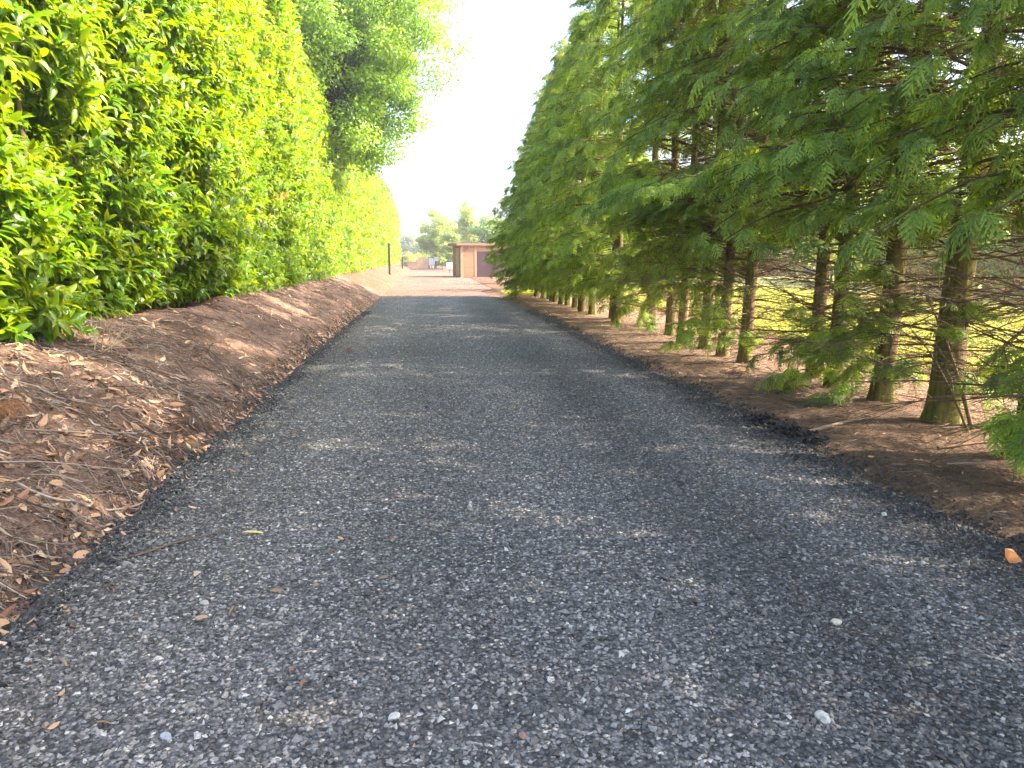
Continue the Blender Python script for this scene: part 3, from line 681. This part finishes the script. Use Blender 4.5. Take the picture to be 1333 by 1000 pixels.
n = 170; Y = 2.3 + 12 * rng.random(n) ** 1.5; X = edge_l(Y) + .05 + 1.6 * rng.random(n) ** 2.5; litter_leaves(X, Y, rng.uniform(.02, .07, n), .4, road_z)
n = 110; Y = 2.3 + 12 * rng.random(n) ** 1.5; X = edge_r(Y) - .03 - 1.2 * rng.random(n) ** 2.2; litter_leaves(X, Y, rng.uniform(.015, .045, n), .4, road_z)
n = 5000; Y = rng.uniform(3, 24, n); X = rng.uniform(4.7, 7.0, n); litter_leaves(X, Y, rng.uniform(.03, .07, n))
link('leaf_litter', acc.mesh('leaf_litter', M_DRY, True), kind='stuff', label='fallen dry tan and orange leaves strewn over bank and verge', cat='leaf litter')
acc = Acc()
def litter_twigs(X, Y, L, rad, cols, lift=.012):
    n = len(X); s = np.linspace(-.5, .5, 5); a = rng.uniform(0, 6.28, n); cv = rng.normal(0, .25, n)
    px = X[:, None] + np.cos(a)[:, None] * L[:, None] * s - np.sin(a)[:, None] * (cv * L)[:, None] * (s ** 2); py = Y[:, None] + np.sin(a)[:, None] * L[:, None] * s + np.cos(a)[:, None] * (cv * L)[:, None] * (s ** 2)
    pz = zg(px, py) + lift * rng.uniform(.2, 2.2, (n, 1)) + np.abs(rng.normal(0, .008, (n, 5)))
    tubes(acc, np.stack([px, py, pz], -1), rad[:, None] * (1.1 - .5 * (s + .5)), 4, cols)
def twcol(n): 
    u = rng.random((n, 1)); return np.where(u < .5, np.array([.22, .165, .125]), np.where(u < .8, np.array([.12, .075, .05]), np.array([.40, .33, .27]))) * rng.uniform(.6, 1.2, (n, 1))
n = 7600; Y = 2.0 + 7 * rng.random(n) ** 1.4; X = -1.85 - 1.7 * rng.random(n) ** 1.2; w = rng.random(n) < np.clip(fbm(X * 1.4, Y * 1.4, 111) * 2.6 - .75, .08, 1); X, Y = X[w], Y[w]; n = len(X)
litter_twigs(X, Y, rng.uniform(.05, .26, n), rng.uniform(.0014, .004, n), twcol(n))
n = 900; Y = 8 + 18 * rng.random(n) ** 1.3; X = -1.9 - 1.7 * rng.random(n); litter_twigs(X, Y, rng.uniform(.07, .35, n), rng.uniform(.002, .005, n), twcol(n))
n = 4200; Y = 3 + 12 * rng.random(n) ** 1.3; X = rng.uniform(3.12, 6.2, n); litter_twigs(X, Y, rng.uniform(.04, .2, n), rng.uniform(.001, .0028, n), twcol(n) * .9)
n = 60; Y = 3 + 9 * rng.random(n); X = rng.uniform(3.4, 6.0, n); litter_twigs(X, Y, rng.uniform(.3, .8, n), rng.uniform(.003, .007, n), twcol(n), .02)
n = 420; Y = 2.2 + 6 * rng.random(n) ** 1.3; X = rng.uniform(-3.5, -1.9, n); litter_twigs(X, Y, rng.uniform(.04, .16, n), rng.uniform(.005, .010, n), twcol(n) * 1.1, .014)
n = 60; Y = 2.6 + 9 * rng.random(n); X = rng.uniform(-3.3, -2.1, n); litter_twigs(X, Y, rng.uniform(.35, .9, n), rng.uniform(.003, .008, n), twcol(n), .03)
# needle and fibre fluff
n = 12000; Y = 2.0 + 8 * rng.random(n) ** 1.3; X = np.where(rng.random(n) < .55, -1.85 - 1.7 * rng.random(n), 3.05 + 1.9 * rng.random(n)); u = rng.random((n, 1))
litter_twigs(X, Y, rng.uniform(.02, .07, n), rng.uniform(.0007, .0014, n), np.where(u < .5, np.array([.27, .17, .10]), np.array([.20, .15, .11])) * rng.uniform(.5, 1.2, (n, 1)), .006)
link('twig_litter', acc.mesh('twig_litter', M_TWIG), kind='stuff', label='grey and brown twigs, chips and needles littering both verges', cat='twig litter')

# ------------------------------------------------------------------ single small things
def gz(x, y): return float(max(zg(x, y), road_z(np.array(x), np.array(y)) if edge_l(np.array(y)) < x < edge_r(np.array(y)) else -9))
def one_leaf(x, y, ang, L, W, col, label, curl=1.0, up=(0, 0, 1), tilt=0.0, group=None):
    a = Acc(); D = np.array([[math.cos(ang), math.sin(ang), tilt]]); scatter(a, LF, np.zeros((1, 3)), D, np.array([up], float), [L], [W], np.array([col]), curl)
    return link('fallen_leaf', a.mesh('fallen_leaf', M_DRY, True), None, label, 'leaf', group, loc=(x, y, gz(x, y) + .016))
one_leaf(-1.02, 4.03, .1, .13, .035, (.62, .50, .20), 'slim pale yellow leaf lying on the tarmac right of the bare twig', .5)
one_leaf(2.88, 3.22, 2.6, .10, .075, (.52, .22, .08), 'curled bright orange-brown leaf at the right-hand tarmac edge', -1.6, (.1, -.9, .5), .35)
one_leaf(-2.16, 3.62, .9, .13, .085, (.45, .19, .09), 'broad reddish-brown leaf at the left edge beside the bent stick', .6, (.5, -.5, .8), .3)
one_leaf(-1.72, 2.9, .4, .10, .03, (.55, .45, .33), 'curled pale straw-coloured leaf on dark crumbs at the lower left', 1.6, (.3, 0, .9), .15)
one_leaf(-1.27, 12.0, .7, .13, .11, (.13, .045, .03), 'dark red-brown crumpled leaf alone on the far tarmac near the bank', 1.8, (0, -.8, .6), .5)
def pebble(x, y, r, col, label, seed):
    g = np.random.default_rng(seed); import bmesh
    bm = bmesh.new(); bmesh.ops.create_icosphere(bm, subdivisions=2, radius=1.0)
    V = np.array([v.co[:] for v in bm.verts]); F = np.array([[v.index for v in f.verts] for f in bm.faces]); bm.free()
    pl = nrm(g.normal(0, 1, (9, 3))); dv = V @ pl.T; lim = g.uniform(.62, .95, 9)
    for k in range(9):
        ex = np.clip(dv[:, k] - lim[k], 0, None); V = V - ex[:, None] * pl[k]
    V = V * np.array([r, r * .7, r * .5]); a = Acc(); a.add(V, F, col); o = link('pale_stone', a.mesh('pale_stone', M_STONE), None, label, 'stone', 'pale stones on the tarmac', loc=(x, y, gz(x, y) + r * .28)); o.rotation_euler.z = g.uniform(0, 3)
pebble(1.63, 2.72, .030, (.55, .50, .38), 'cream stone at the right of the foreground, above the large off-white stone', 1)
pebble(1.24, 2.10, .033, (.55, .52, .45), 'large off-white stone near the bottom edge, right of centre', 2)
pebble(-.13, 2.26, .026, (.56, .53, .48), 'flat whitish stone left of centre near the bottom', 3)
pebble(.27, 2.12, .019, (.36, .20, .14), 'small rounded pinkish-brown stone at the bottom middle', 4)
pebble(-.83, 2.24, .024, (.42, .44, .47), 'pale grey stone at the lower left of the tarmac', 5)
pebble(-.98, 3.2, .026, (.50, .40, .34), 'pinkish brick-like chip below the yellow leaf', 6)
pebble(2.62, 3.95, .026, (.58, .55, .48), 'whitish stone near the right-hand edge of the tarmac', 7)
pebble(.42, 3.05, .02, (.5, .44, .34), 'small cream stone in the middle of the foreground', 8)

def stick(pts, r0, r1, col, label, extra=(), cat='stick', name='fallen_stick', lift=.01):
    p = np.array(pts, float); t = np.linspace(0, 1, len(p)); tt = np.linspace(0, 1, 16); a = Acc()
    xy = np.stack([np.interp(tt, t, p[:, k]) for k in range(2)], -1); k = np.ones(3) / 3
    sm = xy.copy(); sm[1:-1] = (xy[:-2] + xy[1:-1] * 2 + xy[2:]) / 4
    z = np.array([gz(x, y) for x, y in sm]); z = np.maximum(z, np.convolve(np.pad(z, 3, 'edge'), np.ones(7) / 7, 'valid')) + lift
    P = np.concatenate([sm, z[:, None]], 1); base = P[0].copy(); P = P - base
    tubes(a, P[None], (r0 + (r1 - r0) * tt)[None], 6, np.array(col))
    for f, ang, L in extra:
        i = int(f * 15); s = np.linspace(0, 1, 4); q = P[i] + np.stack([np.cos(ang) * L * s, np.sin(ang) * L * s, .01 * s], -1)
        tubes(a, q[None], ((r1 + r0) * .3 * (1.05 - .7 * s))[None], 5, np.array(col))
    link(name, a.mesh(name, M_TWIG, True), None, label, cat, None, loc=tuple(base))
stick([(-1.48, 3.78), (-1.35, 3.92), (-1.2, 4.02), (-1.12, 4.09)], .007, .002, (.17, .12, .09), 'bare dark twig with side shoots lying on the tarmac near the bank', [(.45, .9, .12), (.75, .3, .08)])
stick([(-2.62, 4.75), (-2.38, 4.2), (-2.2, 3.85), (-2.0, 3.7)], .006, .009, (.36, .28, .20), 'long pale bent stick sloping down the bank at the left edge', [(.7, .2, .2)])
stick([(-2.3, 4.33), (-2.05, 4.28), (-1.9, 4.42), (-1.75, 4.72)], .008, .006, (.40, .34, .28), 'pale grey curved stick at the foot of the bank')
stick([(-3.3, 6.9), (-2.9, 6.6), (-2.5, 6.3), (-2.2, 6.15)], .012, .006, (.13, .085, .06), 'long dark brown branch lying across the bank slope', [(.3, .5, .3), (.6, -.2, .25), (.75, .9, .2)])
stick([(3.2, 5.95), (3.6, 6.2), (3.95, 6.35)], .02, .012, (.30, .23, .16), 'pale weathered branch piece on the right verge by the black lumps')
stick([(3.95, 5.35), (4.5, 5.4), (5.0, 5.2)], .014, .006, (.22, .14, .09), 'brown stick lying in front of the widest conifer trunk', [(.5, .7, .2)])
# propped dead branch against the big trunk
a = Acc(); t = np.linspace(0, 1, 8)
for (p, q, r_) in (((-.42, -.25, 1.25), (.05, -.35, .0), .018), ((.75, -.2, 1.05), (.12, .0, .18), .028), ((-.5, -.2, .95), (-.05, -.45, -.02), .012)):
    P = np.array(q)[None] + t[:, None] * (np.array(p) - np.array(q)); P[:, 2] += .10 * np.sin(t * np.pi); tubes(a, P[None], (r_ * (1.05 - .75 * t))[None], 6, np.array([.17, .13, .07]))
    for f in (.4, .6, .8):
        b0 = P[int(f * 7)]; e = b0 + rng.normal(0, .2, 3) + np.array([0, 0, .1]); Q = b0 + t[:, None] * (e - b0); tubes(a, Q[None], (r_ * .35 * (1.05 - .8 * t))[None], 4, np.array([.17, .13, .07]))
link('dead_limb', a.mesh('dead_limb', M_TWIG, True), trees[6.24])

# black lumps of planings heaped on the right edge
mx, my = np.meshgrid(np.linspace(-.22, .36, 22), np.linspace(-.75, .85, 46)); ux = np.clip((6.75 - (my + 6)) / 1.35, 0, 1)
mz = .03 * np.exp(-((mx - .05 - .1 * ux) / .10) ** 2) * (.6 + .4 * np.sin(ux * 9) ** 2) * np.clip((.62 - np.abs(my - .12)) * 5, 0, 1) * (.6 + .9 * vnoise(mx * 22, my * 22, 7)) + np.maximum(zg(mx + 3, my + 6), 0) - .012
a = Acc(); ii, jj = np.meshgrid(np.arange(45), np.arange(21), indexing='ij'); q0 = (ii * 22 + jj).ravel(); a.add(np.stack([mx, my, mz], -1), np.stack([q0, q0 + 1, q0 + 23, q0 + 22], 1), (.03, .029, .028))
n = 240; u = .12 + .7 * rng.random(n); hx = 3.0 + (rng.normal(0, .07, n)) + .12 * u; hy = 6.75 - u * 1.35 + rng.normal(0, .05, n)
hz = np.array([.07 * math.exp(-((x - 3.05 - .1 * v) / .12) ** 2) for x, v in zip(hx, u)]) * (.6 + .4 * np.sin(u * 9) ** 2)
stones(a, hx - 3, hy - 6, np.maximum(zg(hx, hy), .01) + hz * rng.random(n), rng.uniform(.012, .034, n), rng.uniform(.02, .05, n)[:, None] * np.array([1.05, 1, .96]), .8)
link('tarmac_heap', a.mesh('tarmac_heap', M_STONE), None, 'low ridge of black tarmac lumps on the right edge of the drive', 'tarmac heap', loc=(3, 6, 0))
# orange fibrous tuft on the bank
def tuft(x, y, n, h, col, label):
    a = Acc(); s = np.linspace(0, 1, 5); az = rng.normal(-.7, .75, n); l = h * rng.uniform(.5, 1.3, n); b = rng.normal(0, .055, (n, 2))
    P = np.stack([b[:, :1] + np.cos(az)[:, None] * l[:, None] * s * 1.1 + .06 * s, b[:, 1:] + np.sin(az)[:, None] * l[:, None] * s - .12 * s, l[:, None] * (.9 * s - 1.35 * s ** 2) + .03], -1)
    tubes(a, P, rng.uniform(.0008, .0018, (n, 1)) * (1.1 - .7 * s), 3, np.array(col) * rng.uniform(.6, 1.3, (n, 1)))
    link('root_tuft', a.mesh('root_tuft', M_TWIG), None, label, 'root tuft', loc=(x, y, gz(x, y)))
tuft(-2.78, 5.15, 260, .11, (.36, .18, .085), 'orange fibrous root tuft on the near bank at the left edge')
tuft(-2.55, 5.75, 170, .09, (.26, .16, .10), 'smaller brown fibrous tuft a little farther up the bank')

# dead twiggy plant in front of the hedge foot
a = Acc(); base = np.array([0, 0, 0.]); seg = []
def grow(p, d, L, r_, dep):
    q = p + d * L; mid = p + d * L * .5 + rng.normal(0, L * .06, 3); seg.append((p, mid, q, r_))
    if dep == 0: return
    for _ in range(3 if dep > 1 else 4):
        f = rng.uniform(.35, 1); grow(p + (q - p) * f, nrm(d + rng.normal(0, .48, 3) + np.array([.05, 0, .1])), L * rng.uniform(.4, .7), r_ * .55, dep - 1)
for d in ((.15, .1, 1), (-.1, .3, .9), (.35, .5, .7), (.1, -.25, .95), (.6, .6, .45)): grow(base + rng.normal(0, .03, 3) * np.array([1, 1, 0]), nrm(np.array(d)), rng.uniform(.22, .34), .006, 3)
for p, m_, q, r_ in seg: tubes(a, np.stack([p, m_, q])[None], np.array([[r_, r_ * .85, r_ * .6]]), 4, np.array([.42, .32, .20]))
px_, py_ = -3.0, 7.35
link('dead_plant', a.mesh('dead_plant', M_TWIG), None, 'pale leafless dead plant with branching stems at the foot of the near hedge', 'dead plant', loc=(px_, py_, gz(px_, py_) - .01))

# ------------------------------------------------------------------ posts, shed, signs, fence
def post(x, y, h, w, label):
    root = empty('fence_post', (x, y, gz(x, y) - .05), label, 'post', 'dark posts beside the far hedge')
    a = Acc(); box(a, -w / 2, w / 2, -w / 2, w / 2, 0, h, (.05, .042, .036)); link('shaft', a.mesh('post_shaft', M_WOOD), root)
    a = Acc(); V = [(-w * .6, -w * .6, h), (w * .6, -w * .6, h), (w * .6, w * .6, h), (-w * .6, w * .6, h), (0, 0, h + w * .45)]
    a.add(V, [np.array([(0, 1, 4), (1, 2, 4), (2, 3, 4), (3, 0, 4)]), np.array([(3, 2, 1, 0)])], (.06, .05, .042)); link('cap', a.mesh('post_cap', M_WOOD), root)
post(-2.42, 50.8, 2.05, .13, 'taller dark wooden post standing on the bank before the far hedge')
post(-2.42, 78, 1.2, .14, 'shorter dark post farther off near the end of the hedge')

shed = empty('timber_shed', (2.55, 57.2, 0), 'flat-roofed larch-clad timber shed with a dark purple-brown door', 'shed', rz=R(7.5))
WOODC = (.34, .185, .11)
def part(name, boxes, col, m=M_WOOD, parent=shed):
    a = Acc()
    for b in boxes: box(a, *b, (np.array(col) * rng.uniform(.88, 1.1)))
    return link(name, a.mesh(name, m), parent)
SW, SD, SH = 6.4, 3.5, 2.36
# horizontal boards leave the door opening free
def boards(x0, x1, z0, z1, y, th, n):
    h = (z1 - z0) / n; return [(x0, x1, y, y + th - .012 * (k % 2) * 0, z0 + k * h + .006, z0 + (k + 1) * h - .006) for k in range(n)]
part('front_cladding', boards(.22, 1.0, .05, SH, -.03, .03, 15) + boards(1.22, 3.9, 1.93, SH, -.03, .03, 3) + boards(4.08, SW - .1, .05, SH, -.03, .03, 15), WOODC)
part('wall', [(.02, SW - .02, .002, SD, 0, SH)], (.22, .12, .07))
part('corner_post', [(-.03, .20, -.05, .16, 0, SH)], (.38, .225, .13))
part('door_post', [(1.02, 1.20, -.05, -.002, 0, SH)], (.38, .225, .13)); part('door_post', [(3.9, 4.07, -.05, -.002, 0, SH)], (.38, .225, .13))
part('garage_door', [(1.22 + k * .268, 1.22 + (k + 1) * .268 - .012, -.028, -.003, .06, 1.90) for k in range(10)], (.06, .030, .034), M_PAINT)
for y0_, y1_ in ((.17, .598), (2.05, SD)):
    part('side_cladding', [(-.028, .018, y0_, y1_, .05 + k * .154, .05 + (k + 1) * .154 - .012) for k in range(15)], WOODC)
dr = part('side_door', [(-.03, .015, .66, 1.98, .04, 2.12)], (.34, .30, .17), M_PAINT)
part('handle', [(-.09, -.032, 1.80, 1.86, .98, 1.06)], (.55, .52, .45), M_METAL, dr)
part('door_frame', [(-.045, .012, .60, .655, .02, 2.13), (-.045, .012, 1.985, 2.045, .02, 2.13), (-.045, .012, .60, 2.045, 2.128, 2.2)], (.45, .28, .14))
part('roof', [(-.36, SW + .25, -.22, SD + .3, SH + .004, SH + .16)], (.31, .17, .11))
part('roof_covering', [(-.33, SW + .22, -.19, SD + .27, SH + .162, SH + .19)], (.10, .10, .10), M_PAINT)
fl = part('floodlight', [(.34, .52, -.20, -.13, 2.12, 2.24), (.41, .45, -.13, -.032, 2.16, 2.20)], (.04, .035, .035), M_METAL)
part('drainpipe', [(-.09, -.035, .02, .08, .05, SH)], (.06, .055, .05), M_METAL)

def sign(x, y, w, h, zb, col, label, legs=2, postc=(.10, .10, .11)):
    root = empty('sign', (x, y, 0), label, 'sign', None); a = Acc(); box(a, -w / 2, w / 2, -.02, .02, zb, zb + h, col); link('board', a.mesh('sign_board', M_PAINT), root)
    a = Acc(); t = .03
    box(a, -w / 2 - t, w / 2 + t, -.024, .03, zb - t, zb - .001, postc); box(a, -w / 2 - t, w / 2 + t, -.024, .03, zb + h + .001, zb + h + t, postc); box(a, -w / 2 - t, -w / 2 - .001, -.023, .029, zb - t * .5, zb + h + t * .5, postc); box(a, w / 2 + .001, w / 2 + t, -.023, .029, zb - t * .5, zb + h + t * .5, postc)
    link('frame', a.mesh('sign_frame', M_METAL), root)
    for k in range(legs):
        a = Acc(); xx = 0 if legs == 1 else (-1, 1)[k] * w * .32; box(a, xx - .035, xx + .035, .022, .08, -.05, zb + h * .8, postc); link('post', a.mesh('sign_post', M_METAL), root)
sign(2.18, 73, .60, .62, .42, (.56, .56, .57), 'white square sign on a short post just left of the shed', 1)
sign(.62, 99, .62, .95, .45, (.40, .46, .56), 'pale blue-grey upright sign on the dark gatepost right of the fence panel', 1)
sign(1.32, 101.5, .62, .55, 1.0, (.56, .56, .57), 'white square sign raised behind the pale blue one', 1)
fence = empty('board_fence', (-1.15, 101, 0), 'brown close-boarded fence panel beside the far gateway', 'fence', rz=R(4))
part('boards', [(k * .14, k * .14 + .125, 0, .02, .05, 1.50 - .0 * k) for k in range(10)], (.40, .28, .19), M_WOOD, fence)
for z_ in (.35, 1.15): part('rail', [(0, 1.4, .022, .07, z_, z_ + .09)], (.33, .23, .16), M_WOOD, fence)
post_dark = empty('gate_post', (.34, 100.6, 0), 'dark square gatepost between the fence panel and the pale sign', 'post')
part('shaft', [(-.09, .09, -.09, .09, -.05, 1.45)], (.06, .06, .075), M_WOOD, post_dark); part('cap', [(-.11, .11, -.11, .11, 1.451, 1.49)], (.06, .06, .075), M_WOOD, post_dark)
sl = empty('dark_bar', (-2.6, 93, 0), 'low dark bar lying across the far end of the yard', 'timber edging')  # low bar drawing the dark strip across the yard's far end
part('beam', [(0, 4.6, 0, .22, -.02, .16)], (.13, .075, .065), M_WOOD, sl)
wl = empty('brick_wall', (-2.75, 112, 0), 'low reddish wall under the bushes left of the fence panel', 'wall')
part('wall', [(0, 1.7, 0, .22, -.05, .85)], (.40, .22, .16), M_STONE, wl); part('coping', [(-.04, 1.74, -.04, .26, .851, .92)], (.42, .30, .24), M_STONE, wl)

# ------------------------------------------------------------------ light, sky, camera
EL, AZ = 37.0, -8.0          # sun on the right (+x), a touch behind the camera
sd = np.array([math.cos(R(EL)) * math.cos(R(AZ)), math.cos(R(EL)) * math.sin(R(AZ)), math.sin(R(EL))])
from mathutils import Vector
L = bpy.data.lights.new('sun', 'SUN'); L.energy = 2.6; L.angle = R(.53); L.color = (1, .88, .71)
so = bpy.data.objects.new('sun', L); C.objects.link(so); so.rotation_euler = Vector(sd).to_track_quat('Z', 'Y').to_euler(); so.location = (20, 0, 20)
w = bpy.data.worlds.new('World'); bpy.context.scene.world = w; w.use_nodes = True; nt = w.node_tree
sk = nt.nodes.new('ShaderNodeTexSky'); sk.sky_type = 'NISHITA'; sk.sun_disc = False; sk.sun_elevation = R(EL); sk.sun_rotation = R(90 - AZ)
sk.air_density = .8; sk.dust_density = 4.0; sk.ozone_density = 1.0
nt.links.new(sk.outputs[0], nt.nodes['Background'].inputs[0]); nt.nodes['Background'].inputs[1].default_value = .15

a = Acc(); box(a, -125, 125, -45, 335, -1.6, 18)
mh = bpy.data.materials.new('haze'); mh.use_nodes = True; nh = mh.node_tree; nh.nodes.remove(nh.nodes['Principled BSDF'])
pv = node(nh, 'ShaderNodeVolumePrincipled', Density=.0013, Anisotropy=.35); pv.inputs['Color'].default_value = (.93, .96, 1, 1)
nh.links.new(pv.outputs[0], nh.nodes['Material Output'].inputs['Volume'])
if HAZE: link('haze', a.mesh('haze', mh), kind='stuff', label='thin pale summer haze filling the far end of the drive', cat='haze')

cam = bpy.data.cameras.new('camera'); co = bpy.data.objects.new('camera', cam); C.objects.link(co)
cam.sensor_width = 36; cam.lens = 36 * 985 / 1333; cam.clip_end = 3000; cam.clip_start = .05
co.location = (0, 0, 1.5); co.rotation_euler = (R(90 - 9.51), 0, R(-6.37))
s = bpy.context.scene; s.camera = co
s.view_settings.view_transform = 'Standard'; s.view_settings.look = 'None'; s.view_settings.exposure = 2.72; s.view_settings.gamma = 1
s.cycles.use_denoising = True; s.cycles.denoising_prefilter = 'NONE'; s.cycles.denoising_input_passes = 'RGB_ALBEDO_NORMAL'; s.cycles.volume_bounces = 0; s.cycles.max_bounces = 5; s.cycles.diffuse_bounces = 3; s.cycles.glossy_bounces = 2; s.cycles.transmission_bounces = 4; s.cycles.transparent_max_bounces = 4
s.cycles.caustics_reflective = False; s.cycles.caustics_refractive = False; s.cycles.sample_clamp_indirect = .35
